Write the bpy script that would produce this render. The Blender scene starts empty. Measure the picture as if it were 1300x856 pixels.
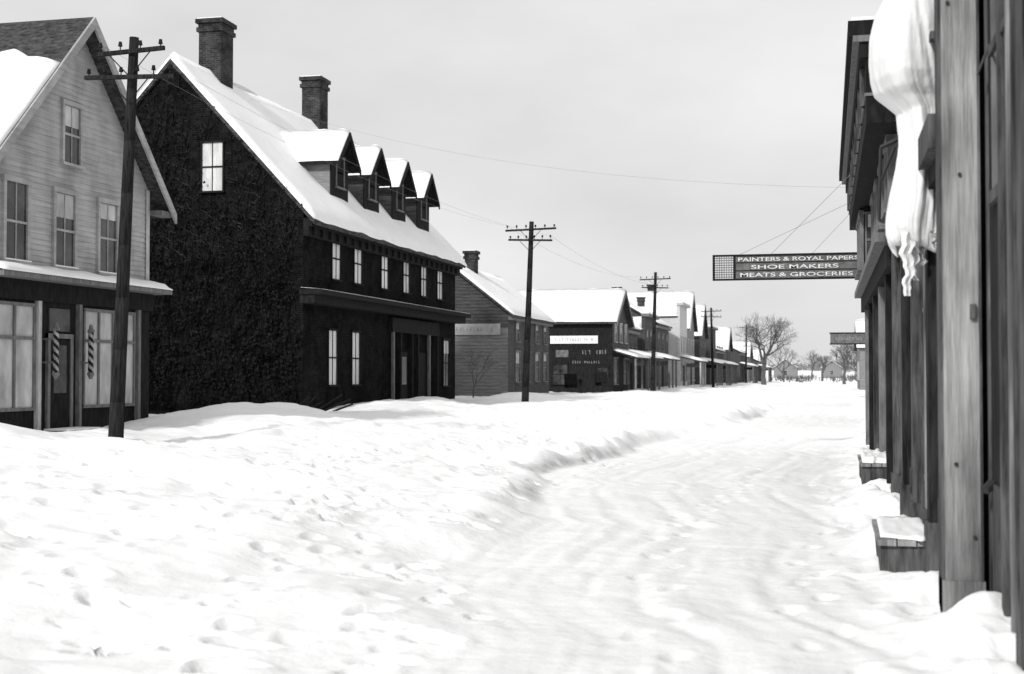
import bpy, math, random, bmesh
import numpy as np
from mathutils import Vector
random.seed(7); rng=np.random.RandomState(11)
S=bpy.context.scene
# ------------------------------------------------------------------ materials
def mat(name,base=0.3,rough=0.8,var=0.0,scale=4.0,stretch=(1,1,1),bump=0.0,bscale=None,kind=None,dark=None,spec=0.15,detail=6,bd=.03):
    m=bpy.data.materials.new(name); m.use_nodes=True
    nt=m.node_tree; N=nt.nodes; L=nt.links
    b=N['Principled BSDF']; b.inputs['Roughness'].default_value=rough
    b.inputs['Specular IOR Level'].default_value=spec
    b.inputs['Base Color'].default_value=(base,base,base,1)
    tc=N.new('ShaderNodeTexCoord'); mp=N.new('ShaderNodeMapping'); mp.inputs['Scale'].default_value=stretch
    L.new(tc.outputs['Object'],mp.inputs['Vector'])
    col=None
    if var>0:
        n=N.new('ShaderNodeTexNoise'); n.inputs['Scale'].default_value=scale; n.inputs['Detail'].default_value=detail; n.inputs['Roughness'].default_value=.65
        L.new(mp.outputs[0],n.inputs['Vector'])
        r=N.new('ShaderNodeValToRGB'); lo=max(0,base-var) if dark is None else dark; hi=base+var
        r.color_ramp.elements[0].position=.33; r.color_ramp.elements[1].position=.67
        r.color_ramp.elements[0].color=(lo,lo,lo,1); r.color_ramp.elements[1].color=(hi,hi,hi,1)
        L.new(n.outputs['Fac'],r.inputs['Fac']); col=r.outputs['Color']
        if kind in('stain','softstain'):
            n3=N.new('ShaderNodeTexNoise'); n3.inputs['Scale'].default_value=1.1; n3.inputs['Detail'].default_value=5
            m3=N.new('ShaderNodeMapping'); m3.inputs['Scale'].default_value=(1.5,1.5,.7); L.new(tc.outputs['Object'],m3.inputs[0]); L.new(m3.outputs[0],n3.inputs['Vector'])
            r3=N.new('ShaderNodeValToRGB'); r3.color_ramp.elements[0].position=.36; r3.color_ramp.elements[1].position=.62
            lo3=.4 if kind=='stain' else .78
            r3.color_ramp.elements[0].color=(lo3,lo3,lo3,1); r3.color_ramp.elements[1].color=(1.1,1.1,1.1,1); L.new(n3.outputs['Fac'],r3.inputs['Fac'])
            mx=N.new('ShaderNodeMix'); mx.data_type='RGBA'; mx.blend_type='MULTIPLY'; mx.inputs['Factor'].default_value=1
            L.new(col,mx.inputs[6]); L.new(r3.outputs['Color'],mx.inputs[7]); col=mx.outputs[2]
        if kind=='ground':   # trodden, dirty snow and painted bank-edge shade, from the sheet's vertex attribute
            at=N.new('ShaderNodeAttribute'); at.attribute_name='dirt_shade'
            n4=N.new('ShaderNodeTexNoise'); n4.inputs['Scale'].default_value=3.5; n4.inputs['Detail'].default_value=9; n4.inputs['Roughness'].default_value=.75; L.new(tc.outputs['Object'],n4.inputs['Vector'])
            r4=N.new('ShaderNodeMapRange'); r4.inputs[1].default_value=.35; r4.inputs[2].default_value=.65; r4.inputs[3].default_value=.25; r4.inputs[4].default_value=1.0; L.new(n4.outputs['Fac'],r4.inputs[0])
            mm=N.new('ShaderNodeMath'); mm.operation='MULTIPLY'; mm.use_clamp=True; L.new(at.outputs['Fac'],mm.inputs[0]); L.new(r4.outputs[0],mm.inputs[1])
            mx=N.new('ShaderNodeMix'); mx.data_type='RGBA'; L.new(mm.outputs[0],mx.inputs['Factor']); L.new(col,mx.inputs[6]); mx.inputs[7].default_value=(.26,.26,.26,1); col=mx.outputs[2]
    if kind=='brick':
        sp=N.new('ShaderNodeSeparateXYZ'); L.new(tc.outputs['Object'],sp.inputs[0])
        ad=N.new('ShaderNodeMath'); ad.operation='ADD'; L.new(sp.outputs[0],ad.inputs[0]); L.new(sp.outputs[1],ad.inputs[1])
        cb=N.new('ShaderNodeCombineXYZ'); L.new(ad.outputs[0],cb.inputs[0]); L.new(sp.outputs[2],cb.inputs[1])
        br=N.new('ShaderNodeTexBrick'); br.inputs['Scale'].default_value=1.0
        br.inputs['Brick Width'].default_value=.23; br.inputs['Row Height'].default_value=.075; br.inputs['Mortar Size'].default_value=.008
        br.inputs['Color1'].default_value=(base*.7,)*3+(1,); br.inputs['Color2'].default_value=(base*1.4,)*3+(1,); br.inputs['Mortar'].default_value=(base*2.2,)*3+(1,)
        L.new(cb.outputs[0],br.inputs['Vector'])
        mx=N.new('ShaderNodeMix'); mx.data_type='RGBA'; mx.blend_type='MULTIPLY'; mx.inputs['Factor'].default_value=1
        n2=N.new('ShaderNodeTexNoise'); n2.inputs['Scale'].default_value=1.3; n2.inputs['Detail'].default_value=10; n2.inputs['Roughness'].default_value=.8
        L.new(tc.outputs['Object'],n2.inputs['Vector'])
        r2=N.new('ShaderNodeValToRGB'); r2.color_ramp.elements[0].position=.38; r2.color_ramp.elements[1].position=.68
        r2.color_ramp.elements[0].color=(.35,.35,.35,1); r2.color_ramp.elements[1].color=(1.9,1.9,1.9,1)
        L.new(n2.outputs['Fac'],r2.inputs['Fac']); L.new(br.outputs['Color'],mx.inputs[6]); L.new(r2.outputs['Color'],mx.inputs[7])
        col=mx.outputs[2]
    if col: L.new(col,b.inputs['Base Color'])
    if bump>0:
        nb=N.new('ShaderNodeTexNoise'); nb.inputs['Scale'].default_value=bscale or scale*3; nb.inputs['Detail'].default_value=8
        nb.inputs['Roughness'].default_value=.55
        L.new(mp.outputs[0],nb.inputs['Vector'])
        bp=N.new('ShaderNodeBump'); bp.inputs['Strength'].default_value=bump; bp.inputs['Distance'].default_value=bd
        L.new(nb.outputs['Fac'],bp.inputs['Height']); L.new(bp.outputs[0],b.inputs['Normal'])
    return m
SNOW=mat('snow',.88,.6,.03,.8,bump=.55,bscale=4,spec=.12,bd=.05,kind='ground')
SNOWR=mat('roof_snow',.88,.6,.03,2,bump=.35,bscale=5)
CLAP=mat('clapboard_paint',.37,.8,.06,2.0,(1,.5,6),.3,kind='softstain')
CLAPD=mat('dark_clapboard',.06,.8,.03,2.5,(1,.5,9),.25)
CLAPM=mat('mid_clapboard',.2,.8,.06,2.5,(1,.5,9),.25)
CLAPW=mat('white_clapboard',.5,.75,.08,2.5,(1,.5,9),.2)
TRIM=mat('trim_paint',.42,.7,.1,3,(4,4,1))
TRIMD=mat('dark_trim',.016,.8,.008,3,(4,4,1),spec=.06)
TRIMM=mat('grey_trim',.15,.75,.05,3,(4,4,1))
BRICK=mat('dark_brick',.007,.95,kind='brick',bump=.4,bscale=12,spec=.03)
BRICKC=mat('chimney_brick',.028,.9,kind='brick',bump=.5,bscale=12,spec=.1)
SHING=mat('shingles',.05,.9,.04,5,(1,1,3),.6,20)
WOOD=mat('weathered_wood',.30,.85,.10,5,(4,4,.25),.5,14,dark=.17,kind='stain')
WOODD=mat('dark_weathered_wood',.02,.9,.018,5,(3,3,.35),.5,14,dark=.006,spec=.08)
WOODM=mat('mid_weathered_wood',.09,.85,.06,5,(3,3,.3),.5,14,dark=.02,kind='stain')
POLE=mat('pole_wood',.02,.9,.014,6,(5,5,.4),.6,20,spec=.08)
IRON=mat('iron',.03,.5)
GLASSD=mat('dark_glass',.008,.1,.005,1.5,spec=.3)
GLASSL=mat('curtained_glass',.6,.3,.16,1.6,(2,5,.5),spec=.4)
GLASSM=mat('dim_glass',.045,.15,.04,.9,(1,1,1),spec=.4)
GLASSK=mat('whitened_glass',.42,.3,.16,1.1,(1,1.6,.8),spec=.4)
CLOTH=mat('awning_canvas',.72,.9,.08,2.2,(1,1,.6),.5,9)
BARK=mat('bark',.10,.9,.03,3)
FARW=mat('hazed_far_woods',.2,1,.06,.05)  # distance haze is put into the colour: paler than the nearer bark
SIGNW=mat('sign_white',.7,.6,.1,5)
SIGNG=mat('sign_grey',.12,.7,.05,5)
LETTER=mat('lettering',.62,.7,.16,14)
LETTERG=mat('faded_lettering',.3,.8,.15,9)
WIRE=mat('wire',.22,.6)
VINE=mat('creeper',.012,.95,.009,2,spec=.02)
VINE2=mat('creeper_pale_twigs',.06,.95,.03,2,spec=.02)
# ------------------------------------------------------------------ mesh helpers
class MB:
    def __init__(s): s.v=[]; s.f=[]
    def add(s,vs,fs):
        o=len(s.v); s.v+= [tuple(v) for v in vs]; s.f+=[tuple(i+o for i in f) for f in fs]
    def box(s,x0,x1,y0,y1,z0,z1):
        x0,x1=sorted((x0,x1)); y0,y1=sorted((y0,y1)); z0,z1=sorted((z0,z1))
        s.add([(x0,y0,z0),(x1,y0,z0),(x1,y1,z0),(x0,y1,z0),(x0,y0,z1),(x1,y0,z1),(x1,y1,z1),(x0,y1,z1)],
              [(0,3,2,1),(4,5,6,7),(0,1,5,4),(1,2,6,5),(2,3,7,6),(3,0,4,7)])
    def cyl(s,p0,p1,r0,r1,n=8,cap=True):
        p0=Vector(p0);p1=Vector(p1);d=(p1-p0)
        if d.length<1e-6: return
        d.normalize(); a=d.orthogonal().normalized(); b=d.cross(a)
        vs=[]
        for p,r in((p0,r0),(p1,r1)):
            for i in range(n):
                t=2*math.pi*i/n; vs.append(p+a*(r*math.cos(t))+b*(r*math.sin(t)))
        fs=[(i,(i+1)%n,n+(i+1)%n,n+i) for i in range(n)]
        if cap: fs+=[tuple(range(n))[::-1],tuple(range(n,2*n))]
        s.add(vs,fs)
    def slab(s,pts,t):
        n=len(pts); vs=[Vector(p) for p in pts]+[Vector(p)-Vector((0,0,t)) for p in pts]
        s.add(vs,[tuple(range(n)),tuple(range(n,2*n))[::-1]]+[(i,i+n,(i+1)%n+n,(i+1)%n) for i in range(n)])
    def prism(s,poly,F,d0,d1):
        n=len(poly); vs=[F(a,d0,z) for a,z in poly]+[F(a,d1,z) for a,z in poly]
        s.add(vs,[tuple(range(n)),tuple(range(n,2*n))[::-1]]+[(i,i+n,(i+1)%n+n,(i+1)%n) for i in range(n)])
    def lbox(s,F,a0,a1,d0,d1,z0,z1):
        p=F(a0,d0,z0);q=F(a1,d1,z1); s.box(p[0],q[0],p[1],q[1],p[2],q[2])
    def obj(s,name,m,parent=None,smooth=False,fix=True):
        if not s.v: return None
        me=bpy.data.meshes.new(name); me.from_pydata(s.v,[],s.f); me.update()
        if fix:
            bm=bmesh.new(); bm.from_mesh(me); bmesh.ops.recalc_face_normals(bm,faces=bm.faces); bm.to_mesh(me); bm.free()
        if smooth:
            for p in me.polygons: p.use_smooth=True
        me.materials.append(m); o=bpy.data.objects.new(name,me); S.collection.objects.link(o)
        if parent: o.parent=parent
        return o
def group(name):
    e=bpy.data.objects.new(name,None); e.empty_display_size=.5; S.collection.objects.link(e); return e
class G:
    def __init__(s,name): s.e=group(name); s.p={}
    def __call__(s,part,m):
        k=(part,m.name)
        if k not in s.p: s.p[k]=(MB(),m)
        return s.p[k][0]
    def done(s):
        for (n,_),(mb,m) in s.p.items(): mb.obj(n,m,s.e,n in('step_snow','roof_snow'))
        return s.e
def FX(x0): return lambda a,d,z:(x0+d,a,z)
def FXn(x0): return lambda a,d,z:(x0-d,a,z)
def FY(y0): return lambda a,d,z:(a,y0-d,z)
TAB=rng.rand(256,256)
def vn(x,y):
    x=np.asarray(x,float);y=np.asarray(y,float)
    xi=np.floor(x).astype(int);yi=np.floor(y).astype(int);fx=x-xi;fy=y-yi
    fx=fx*fx*(3-2*fx);fy=fy*fy*(3-2*fy)
    a=TAB[xi%256,yi%256];b=TAB[(xi+1)%256,yi%256];c=TAB[xi%256,(yi+1)%256];d=TAB[(xi+1)%256,(yi+1)%256]
    return (a*(1-fx)+b*fx)*(1-fy)+(c*(1-fx)+d*fx)*fy-.5
def fbm(x,y,o=4,g=.5):
    r=0;A=1
    for i in range(o):
        r=r+A*vn(x*2**i+i*17.3,y*2**i+i*9.1);A*=g
    return r
def sst(a,b,x):
    t=np.clip((x-a)/(b-a),0,1);return t*t*(3-2*t)
# ------------------------------------------------------------------ ground
def XL(y): return np.interp(y,[0,6,10,22,35,58,100,250,400],[-1.6,-2.0,-2.6,-4.5,-4.1,-2.2,-5,-9,-9])+.7*fbm(y/2.6,y*0+3,3)
def EDGE(y): return np.interp(y,[0,10,15,20,33,40,48,62,75],[.35,.45,.7,1.25,1.2,.6,1.1,1.1,.6])
def H(x,y):
    x=np.asarray(x,float);y=np.asarray(y,float)
    d=XL(y)-x; edge=EDGE(y)
    near=1-sst(150,300,y)
    step=sst(-.05,.45+.9*(1.25-edge),d)*.19*edge
    ramp=sst(0,9.5,d)*(.46-.17*edge)
    bank=sst(-.2,1.6,d)
    z=step+ramp
    warpx=x+.35*fbm(x/1.1+3,y/1.1,2); warpy=y+.35*fbm(x/1.1,y/1.1+9,2)
    z=z+near*bank*(.24*fbm(x/3.1+5,y/3.8,3)+.11*fbm(warpx/.9,warpy/1.2+4,3,.5))
    tread=sst(-.25,.2,fbm(x/4.2+31,y/5.5+12,3))
    # crusted clods: ridged noise
    rg=1-2*np.abs(fbm(warpx/.7+11,warpy/.9+23,3,.55)); 
    z=z+near*bank*tread*.06*(rg-.6)
    z=z-near*bank*tread*.06*sst(.14,.36,vn(warpx/.34+40,warpy/.5))
    z=z+near*.15*edge*np.exp(-((d-.6)/.38)**2)*(.4+1.9*vn(y/1.1,x*0+8))
    road=1-bank
    c=XL(y)+2.1+.4*vn(y/5,y*0)
    # long, worn runner tracks rather than ripples
    z=z+near*road*(.04*fbm(x/1.0,y/3.4,3)+.022*fbm((x-c)/.16+50,y/3.2,3,.55)+.02*fbm(warpx/.35,warpy/.5,2))
    for off in(-.55,.5,1.2): z=z-near*road*.022*np.exp(-((x-c-off)/.10)**2)*(.7+vn(y/1.7,y*0+off*9))
    xr=np.interp(y,[0,7,12,16,30,45,100],[.62,.55,.18,.30,.28,1.2,1.6])+.35*vn(y/1.3,y*0+5)
    z=z+near*sst(-.3,.5,x-xr)*(.15+.24*vn(y/1.1,y*0+1)+.16*fbm(warpx/.3,warpy/.4,3))
    for (mx,my,sx,sy,h_) in((-15.2,22.2,1.3,1.5,.46),(-15.0,25.0,.8,1.0,.12),(-14.9,33.5,1.6,3.5,.35),(-14.6,44,1.8,3.5,.28),(-14.5,49,1.2,2.6,.3),
                           (-14.8,64,1.6,5,.45),(-11,30,2.5,2,.14),(-9,17,2.2,.9,.25),(-6.6,13.5,1.8,.8,.12),(-10.5,47,2,5,.18),(-7.5,24,2.2,1.2,.17),
                           (-12.2,24.6,1.1,.9,-.22),(-13.9,26.5,1.2,1.6,-.16),(-12.3,21.2,1.6,.7,.2),
                           (.95,8.9,.22,.35,.22),(.6,14.2,.3,.8,.2),(.5,17.5,.35,1.2,.18)):
        z=z+h_*np.exp(-((x-mx)/sx)**2-((y-my)/sy)**2)
    z=z+4.6*sst(320,1400,y)+.8*sst(250,600,y)*fbm(x/90,y/160,2)
    return z
def axis(segs):
    out=[segs[0][0]]
    for a,b,s0,s1 in segs:
        p=a
        while p<b-1e-6:
            t=(p-a)/(b-a); p=min(b,p+s0*(s1/s0)**t); out.append(p)
    return np.array(out)
xs=axis([(-700,-60,120,12),(-60,-20,10,.5),(-20,-12,.3,.12),(-12,1.5,.065,.04),(1.5,8,.2,2),(8,60,3,15),(60,700,20,120)])
ys=axis([(-60,4,12,.3),(4,30,.04,.09),(30,75,.09,.45),(75,300,.45,5),(300,3200,6,160)])
X,Y=np.meshgrid(xs,ys); Z=H(X,Y)
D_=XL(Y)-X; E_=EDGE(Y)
dirt_shade=.75*np.exp(-((D_-.12)/.16)**2)*sst(.75,1.2,E_)*np.clip(.6+1.8*vn(Y/1.7,Y*0+3),0,1)  # bank-edge strips: rut shade painted into the colour together with dirty snow
dirt_shade+=.14*sst(-.2,-1.2,-D_*-1)*0
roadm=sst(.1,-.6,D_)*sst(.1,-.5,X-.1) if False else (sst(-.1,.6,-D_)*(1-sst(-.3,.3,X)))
dirt_shade=dirt_shade+.10*roadm*(1-sst(60,120,Y))*np.clip(.5+1.5*fbm((X-XL(Y))/.3,Y/5,3),0,1)
# footprints: trails of individual steps pressed into the snow
rf=random.Random(3)
def dent(px,py,ang,dep,sx=.075,sy=.15):
    i0=np.searchsorted(xs,px-.5);i1=np.searchsorted(xs,px+.5);j0=np.searchsorted(ys,py-.5);j1=np.searchsorted(ys,py+.5)
    if i1-i0<2 or j1-j0<2: return
    xx=X[j0:j1,i0:i1]-px;yy=Y[j0:j1,i0:i1]-py;c,s_=math.cos(ang),math.sin(ang)
    u=xx*c+yy*s_;v=-xx*s_+yy*c; r=(u/sy)**2+(v/sx)**2
    Z[j0:j1,i0:i1]+=-dep*np.exp(-r*r)+dep*.35*np.exp(-((np.sqrt(r)-1.35)/.3)**2)
def trail(x,y,x2,y2,dep=.08):
    L_=math.hypot(x2-x,y2-y);n=int(L_/.62);a=math.atan2(y2-y,x2-x)
    for k in range(n):
        t=k/n;w=.25*math.sin(t*7+x);sd=.12*(1 if k%2 else -1)
        px=x+(x2-x)*t-math.sin(a)*(sd+w)+rf.uniform(-.06,.06);py=y+(y2-y)*t+math.cos(a)*(sd+w)+rf.uniform(-.06,.06)
        dent(px,py,a+rf.uniform(-.25,.25),dep*rf.uniform(.6,1.2))
trail(-15,26,-4.8,15); trail(-14.5,24,-8,6,.09); trail(-3.5,7,-13,36); trail(-6,8,-3.6,26,.07); trail(-15.5,48,-3.5,24,.1); trail(-12,40,-13,22)
trail(-1.2,7,-1.6,26,.03); trail(-10,12,-6,30,.08); trail(-2.6,9,-9,20,.08); trail(.1,8,.0,22,.035); trail(-7,6.5,-11.5,21)
for k in range(260):
    y=rf.uniform(6.5,32); x=float(XL(np.array([y]))[0])-abs(rf.gauss(0,3.2))-.3; dent(x,y,rf.uniform(0,3.1),rf.uniform(.03,.09),rf.uniform(.07,.13),rf.uniform(.12,.2))
nx,ny=len(xs),len(ys); print('ground',nx,ny)
me=bpy.data.meshes.new('snow_ground')
co=np.stack([X,Y,Z],-1).reshape(-1,3)
ii=np.arange(nx*ny).reshape(ny,nx)
q=np.stack([ii[:-1,:-1],ii[:-1,1:],ii[1:,1:],ii[1:,:-1]],-1).reshape(-1,4)
me.vertices.add(len(co)); me.vertices.foreach_set('co',co.ravel())
me.loops.add(q.size); me.loops.foreach_set('vertex_index',q.ravel().astype(np.int32))
me.polygons.add(len(q)); me.polygons.foreach_set('loop_start',np.arange(0,q.size,4,dtype=np.int32)); me.polygons.foreach_set('loop_total',np.full(len(q),4,np.int32))
me.polygons.foreach_set('use_smooth',np.ones(len(q),bool)); me.update(calc_edges=True)
at=me.attributes.new('dirt_shade','FLOAT','POINT'); at.data.foreach_set('value',np.clip(dirt_shade,0,1).ravel().astype(np.float32)); me.validate()
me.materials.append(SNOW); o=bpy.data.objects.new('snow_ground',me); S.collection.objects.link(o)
def h(x,y): return float(H(np.array([x]),np.array([y]))[0])
# ------------------------------------------------------------------ components
def window(g,F,a,w,z0,z1,glass=GLASSD,trim=TRIM,blind=0.0,cols=1,tw=.09,out=.07):
    gl=g('window_glass',glass); fr=g('window_frames',trim)
    gl.lbox(F,a-w/2,a+w/2,-.02,.022,z0,z1)
    if blind>0: g('window_blinds',GLASSK).lbox(F,a-w/2+.02,a+w/2-.02,.0,.027,z1-(z1-z0)*blind*random.uniform(.7,1.3),z1-.01)
    fr.lbox(F,a-w/2-tw,a-w/2,-.02,out,z0,z1); fr.lbox(F,a+w/2,a+w/2+tw,-.02,out,z0,z1)
    fr.lbox(F,a-w/2-tw-.03,a+w/2+tw+.03,-.02,out+.02,z1,z1+tw*1.2)
    fr.lbox(F,a-w/2-tw-.04,a+w/2+tw+.04,-.02,out+.05,z0-.06,z0)
    zm=(z0+z1)/2; fr.lbox(F,a-w/2,a+w/2,0,.05,zm-.025,zm+.025)
    for i in range(cols):
        aa=a-w/2+w*(i+1)/(cols+1); fr.lbox(F,aa-.012,aa+.012,0,.042,z0,z1)
def sill_snow(g,F,a,w,z0,t=.05):
    g('snow_caps',SNOWR).lbox(F,a-w/2-.1,a+w/2+.1,.03,.115,z0,z0+t)
def clapboards(g,F,poly,m,step=.13,lip=.02,base=.0):
    mb=g('clapboards',m)
    zs=[p[1] for p in poly]; z=min(zs); top=max(zs)
    def span(zz):
        xs_=[]
        n=len(poly)
        for i in range(n):
            a0,z0=poly[i];a1,z1=poly[(i+1)%n]
            if (z0-zz)*(z1-zz)<=0 and z0!=z1: xs_.append(a0+(a1-a0)*(zz-z0)/(z1-z0))
        return (min(xs_),max(xs_)) if xs_ else None
    while z<top-.03:
        z2=min(z+step,top-.002); s0=span(z+.001);s1=span(z2)
        if s0 and s1:
            vs=[F(s0[0],base+lip,z),F(s0[1],base+lip,z),F(s1[1],base+.002,z2),F(s1[0],base+.002,z2),F(s0[0],base,z),F(s0[1],base,z)]
            mb.add(vs,[(0,1,2,3),(4,5,1,0)])
        z+=step
def snow_sheet(g,A,B,C,D,t=.16,nu=30,nv=14,v0=0.,v1=1.,rag=.04,name='roof_snow',m=None):
    A,B,C,D=[np.array(p,float) for p in(A,B,C,D)]
    vs=[];base=[];sd=random.random()*99
    for j in range(nv+1):
        for i in range(nu+1):
            u=i/nu
            a=v0+rag*float(vn(u*nu*.35+sd,1.5)); b=v1+rag*2.2*float(vn(u*nu*.4+sd,7.5)) if v1<.99 else v1
            v=a+(b-a)*j/nv
            p=(A*(1-u)+B*u)*(1-v)+(D*(1-u)+C*u)*v
            edge=min(1,min(i,nu-i)/1.5+.45)*(min(1,j/1.5+.55)) * (min(1,(nv-j)/1.5+.1) if v1<.99 else 1)
            vs.append((p[0],p[1],p[2]+t*edge*(1+.5*float(fbm(np.array(u*9+sd),np.array(v*6),3))))); base.append((p[0],p[1],p[2]+.003))
    nb=len(vs)
    W=nu+1; fs=[(j*W+i,j*W+i+1,(j+1)*W+i+1,(j+1)*W+i) for j in range(nv) for i in range(nu)]
    for i in range(nu):
        fs.append((i,nb+i,nb+i+1,i+1)); k=nv*W+i; fs.append((k,k+1,nb+k+1,nb+k))
    for j in range(nv):
        a=j*W; fs.append((a,a+W,nb+a+W,nb+a)); a=j*W+nu; fs.append((a,nb+a,nb+a+W,a+W))
    g(name,m or SNOWR).add(vs+base,fs)
def gable_y(g,xf,xb,y0,y1,zb,ze,zr,wall,over=.3,snow=True,roofm=SHING,nu=24):
    xm=(xf+xb)/2
    g('walls',wall).prism([(xb,zb),(xf,zb),(xf,ze),(xm,zr-.02),(xb,ze)],lambda a,d,z:(a,d,z),y0,y1)
    s=(zr-ze)/abs(xf-xm); dz=over*s
    sx=1 if xf>xb else -1
    for X0 in(xf+sx*over,xb-sx*over):
        P=[(X0,y0-over,ze-dz+.14),(X0,y1+over,ze-dz+.14),(xm,y1+over,zr+.14),(xm,y0-over,zr+.14)]
        g('roof',roofm).slab(P,.14)
        if snow: snow_sheet(g,*P,nu=nu,nv=8)
def gable_x(g,xf,xb,y0,y1,zb,ze,zr,wall,over=.3,snow=True,roofm=SHING,nu=14):
    ym=(y0+y1)/2
    g('walls',wall).prism([(y0,zb),(y1,zb),(y1,ze),(ym,zr-.02),(y0,ze)],lambda a,d,z:(d,a,z),xf,xb)
    s=(zr-ze)/abs(y1-ym); dz=over*s; sx=1 if xf>xb else -1
    for Y0 in(y0-over,y1+over):
        P=[(xb-sx*over,Y0,ze-dz+.14),(xf+sx*over,Y0,ze-dz+.14),(xf+sx*over,ym,zr+.14),(xb-sx*over,ym,zr+.14)]
        g('roof',roofm).slab(P,.14)
        if snow: snow_sheet(g,*P,nu=nu,nv=8)
def rake(g,F,y0,ym,y1,ze,zr,m,d0=.3,d1=.36,w=.22,over=.3):
    s=(zr-ze)/(ym-y0)
    for a0 in(y0-over,y1+over):
        za=ze-over*s+.13
        g('rake_boards',m).prism([(a0,za),(ym,zr+.13),(ym,zr+.13-w*1.3),(a0,za-w*1.3)],F,d0,d1)
def chimney(g,x,y,z0,z1,w,d,m=BRICKC):
    c=g('chimney',m); c.box(x-d/2,x+d/2,y-w/2,y+w/2,z0,z1-.45)
    c.box(x-d/2-.07,x+d/2+.07,y-w/2-.07,y+w/2+.07,z1-.45,z1-.3)
    c.box(x-d/2-.02,x+d/2+.02,y-w/2-.02,y+w/2+.02,z1-.3,z1-.15)
    c.box(x-d/2-.1,x+d/2+.1,y-w/2-.1,y+w/2+.1,z1-.15,z1)
    g('snow_caps',SNOWR).box(x-d/2-.05,x+d/2+.05,y-w/2-.05,y+w/2+.05,z1,z1+.04)
def strokes(g,F,a0,a1,z0,z1,m,d=.03,n=10):
    mb=g('worn_lettering',m); cw=(a1-a0)/n
    for i in range(n):
        a=a0+i*cw; w=cw*random.uniform(.45,.7)
        if random.random()<.12: continue
        t=cw*.15; zl=z0+(z1-z0)*random.uniform(0,.15); zt=z1-(z1-z0)*random.uniform(0,.15)
        k=random.randint(0,4)
        if k!=3: mb.lbox(F,a,a+t,d,d+.006,zl,zt)
        if k in(0,3): mb.lbox(F,a+w-t,a+w,d,d+.006,zl,zt-(zt-zl)*random.choice((0,.5)))
        if k in(1,2,3): mb.lbox(F,a+t,a+w-t,d,d+.006,zt-t,zt)
        if k in(1,4): mb.lbox(F,a+t,a+w-t,d,d+.006,zl,zl+t)
        if k in(0,2): mb.lbox(F,a+t,a+w-t,d,d+.006,(zl+zt)/2-t/2,(zl+zt)/2+t/2)
# ------------------------------------------------------------------ gabled shop on the left
g=G('clapboard_barber_shop'); F=FX(-16.5)
y0,y1,ym,zb,ze,zr=23.8,30.4,27.1,.1,6.3,9.65
g('walls',CLAP).prism([(y0,zb),(y1,zb),(y1,ze),(ym,zr-.02),(y0,ze)],lambda a,d,z:(d,a,z),-16.5,-29)
clapboards(g,F,[(y0,3.9),(y1,3.9),(y1,ze),(ym,zr),(y0,ze)],CLAP,.12,.018,.002)
ov=.65; s=(zr-ze)/(y1-ym)
for Y0 in(y0-ov,y1+ov):
    P=[(-29.3,Y0,ze-ov*s+.14),(-16.1,Y0,ze-ov*s+.14),(-16.1,ym,zr+.14),(-29.3,ym,zr+.14)]
    g('roof',SHING).slab(P,.1)
    if Y0<ym: snow_sheet(g,*P,t=.2,nu=50,nv=20,v1=.70,rag=.09)
    else: snow_sheet(g,*P,t=.05,nu=50,nv=12,v1=.9,rag=.05)
rake(g,F,y0,ym,y1,ze,zr,CLAP,.402,.46,.19,ov)
for a in(y0,y1-.16): g('corner_boards',TRIM).lbox(F,a,a+.16,.03,.05,3.9,ze)
g('brackets',TRIMM).lbox(F,y1,y1+.62,.05,.38,ze-.62,ze-.5)
for a in(24.77,26.6,28.43): window(g,F,a,.76,4.08,5.72,GLASSM,CLAP,.0 if a<25 else .3,1,.09,.07); sill_snow(g,F,a,.72,4.08,.03)
window(g,F,26.85,.64,6.42,7.72,GLASSM,CLAP,.35,1,.08,.07)
g('storefront',TRIMD).lbox(F,y0,y1,.002,.06,.1,3.72)
g('fascia',TRIMD).lbox(F,y0-.05,y1+.05,.06,.14,3.28,3.7)
g('cornice',TRIMM).lbox(F,y0-.2,y1+.25,.0,.55,3.7,3.80)
snow_sheet(g,(-15.93,y0-.2,3.805),(-15.93,y1+.25,3.805),(-16.46,y1+.25,3.95),(-16.46,y0-.2,3.95),t=.1,nu=40,nv=4)
def shopwin(a0,a1,z0,z1,cols,gl):
    g('shop_window_glass',gl).lbox(F,a0,a1,.05,.075,z0,z1)
    fr=g('shop_window_frames',TRIMM)
    for i in range(cols+1):
        a=a0+(a1-a0)*i/cols; fr.lbox(F,a-.035,a+.035,.06,.11,z0,z1)
    for z in(z0,z0+(z1-z0)*.68,z1): fr.lbox(F,a0-.035,a1+.035,.06,.115,z-.035,z+.035)
shopwin(23.95,25.38,.98,3.18,2,GLASSK); shopwin(27.35,28.6,.98,3.18,2,GLASSK); shopwin(28.85,29.6,.98,3.18,1,GLASSK)
for a in(25.5,27.1,29.75): g('pilasters',TRIM if a<26 else TRIMM).lbox(F,a-.06,a+.06,.06,.16,.3,3.28)
g('door',TRIMD).lbox(F,25.95,26.75,.06,.10,.3,2.5)
g('door_trim',TRIMM).lbox(F,25.85,25.95,.06,.13,.3,2.6); g('door_trim',TRIMM).lbox(F,26.75,26.85,.06,.13,.3,2.6); g('door_trim',TRIMM).lbox(F,25.85,26.85,.06,.132,2.5,2.6)
g('door_glass',GLASSM).lbox(F,26.1,26.6,.10,.115,1.3,2.35); g('door_glass',GLASSM).lbox(F,25.95,26.75,.06,.09,2.65,3.15)
g('door_step',WOODM).lbox(F,25.7,27.0,.1,.75,.1,.5)
g('snow_caps',SNOWR).lbox(F,25.72,26.98,.12,.73,.5,.54)
g.done()
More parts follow.
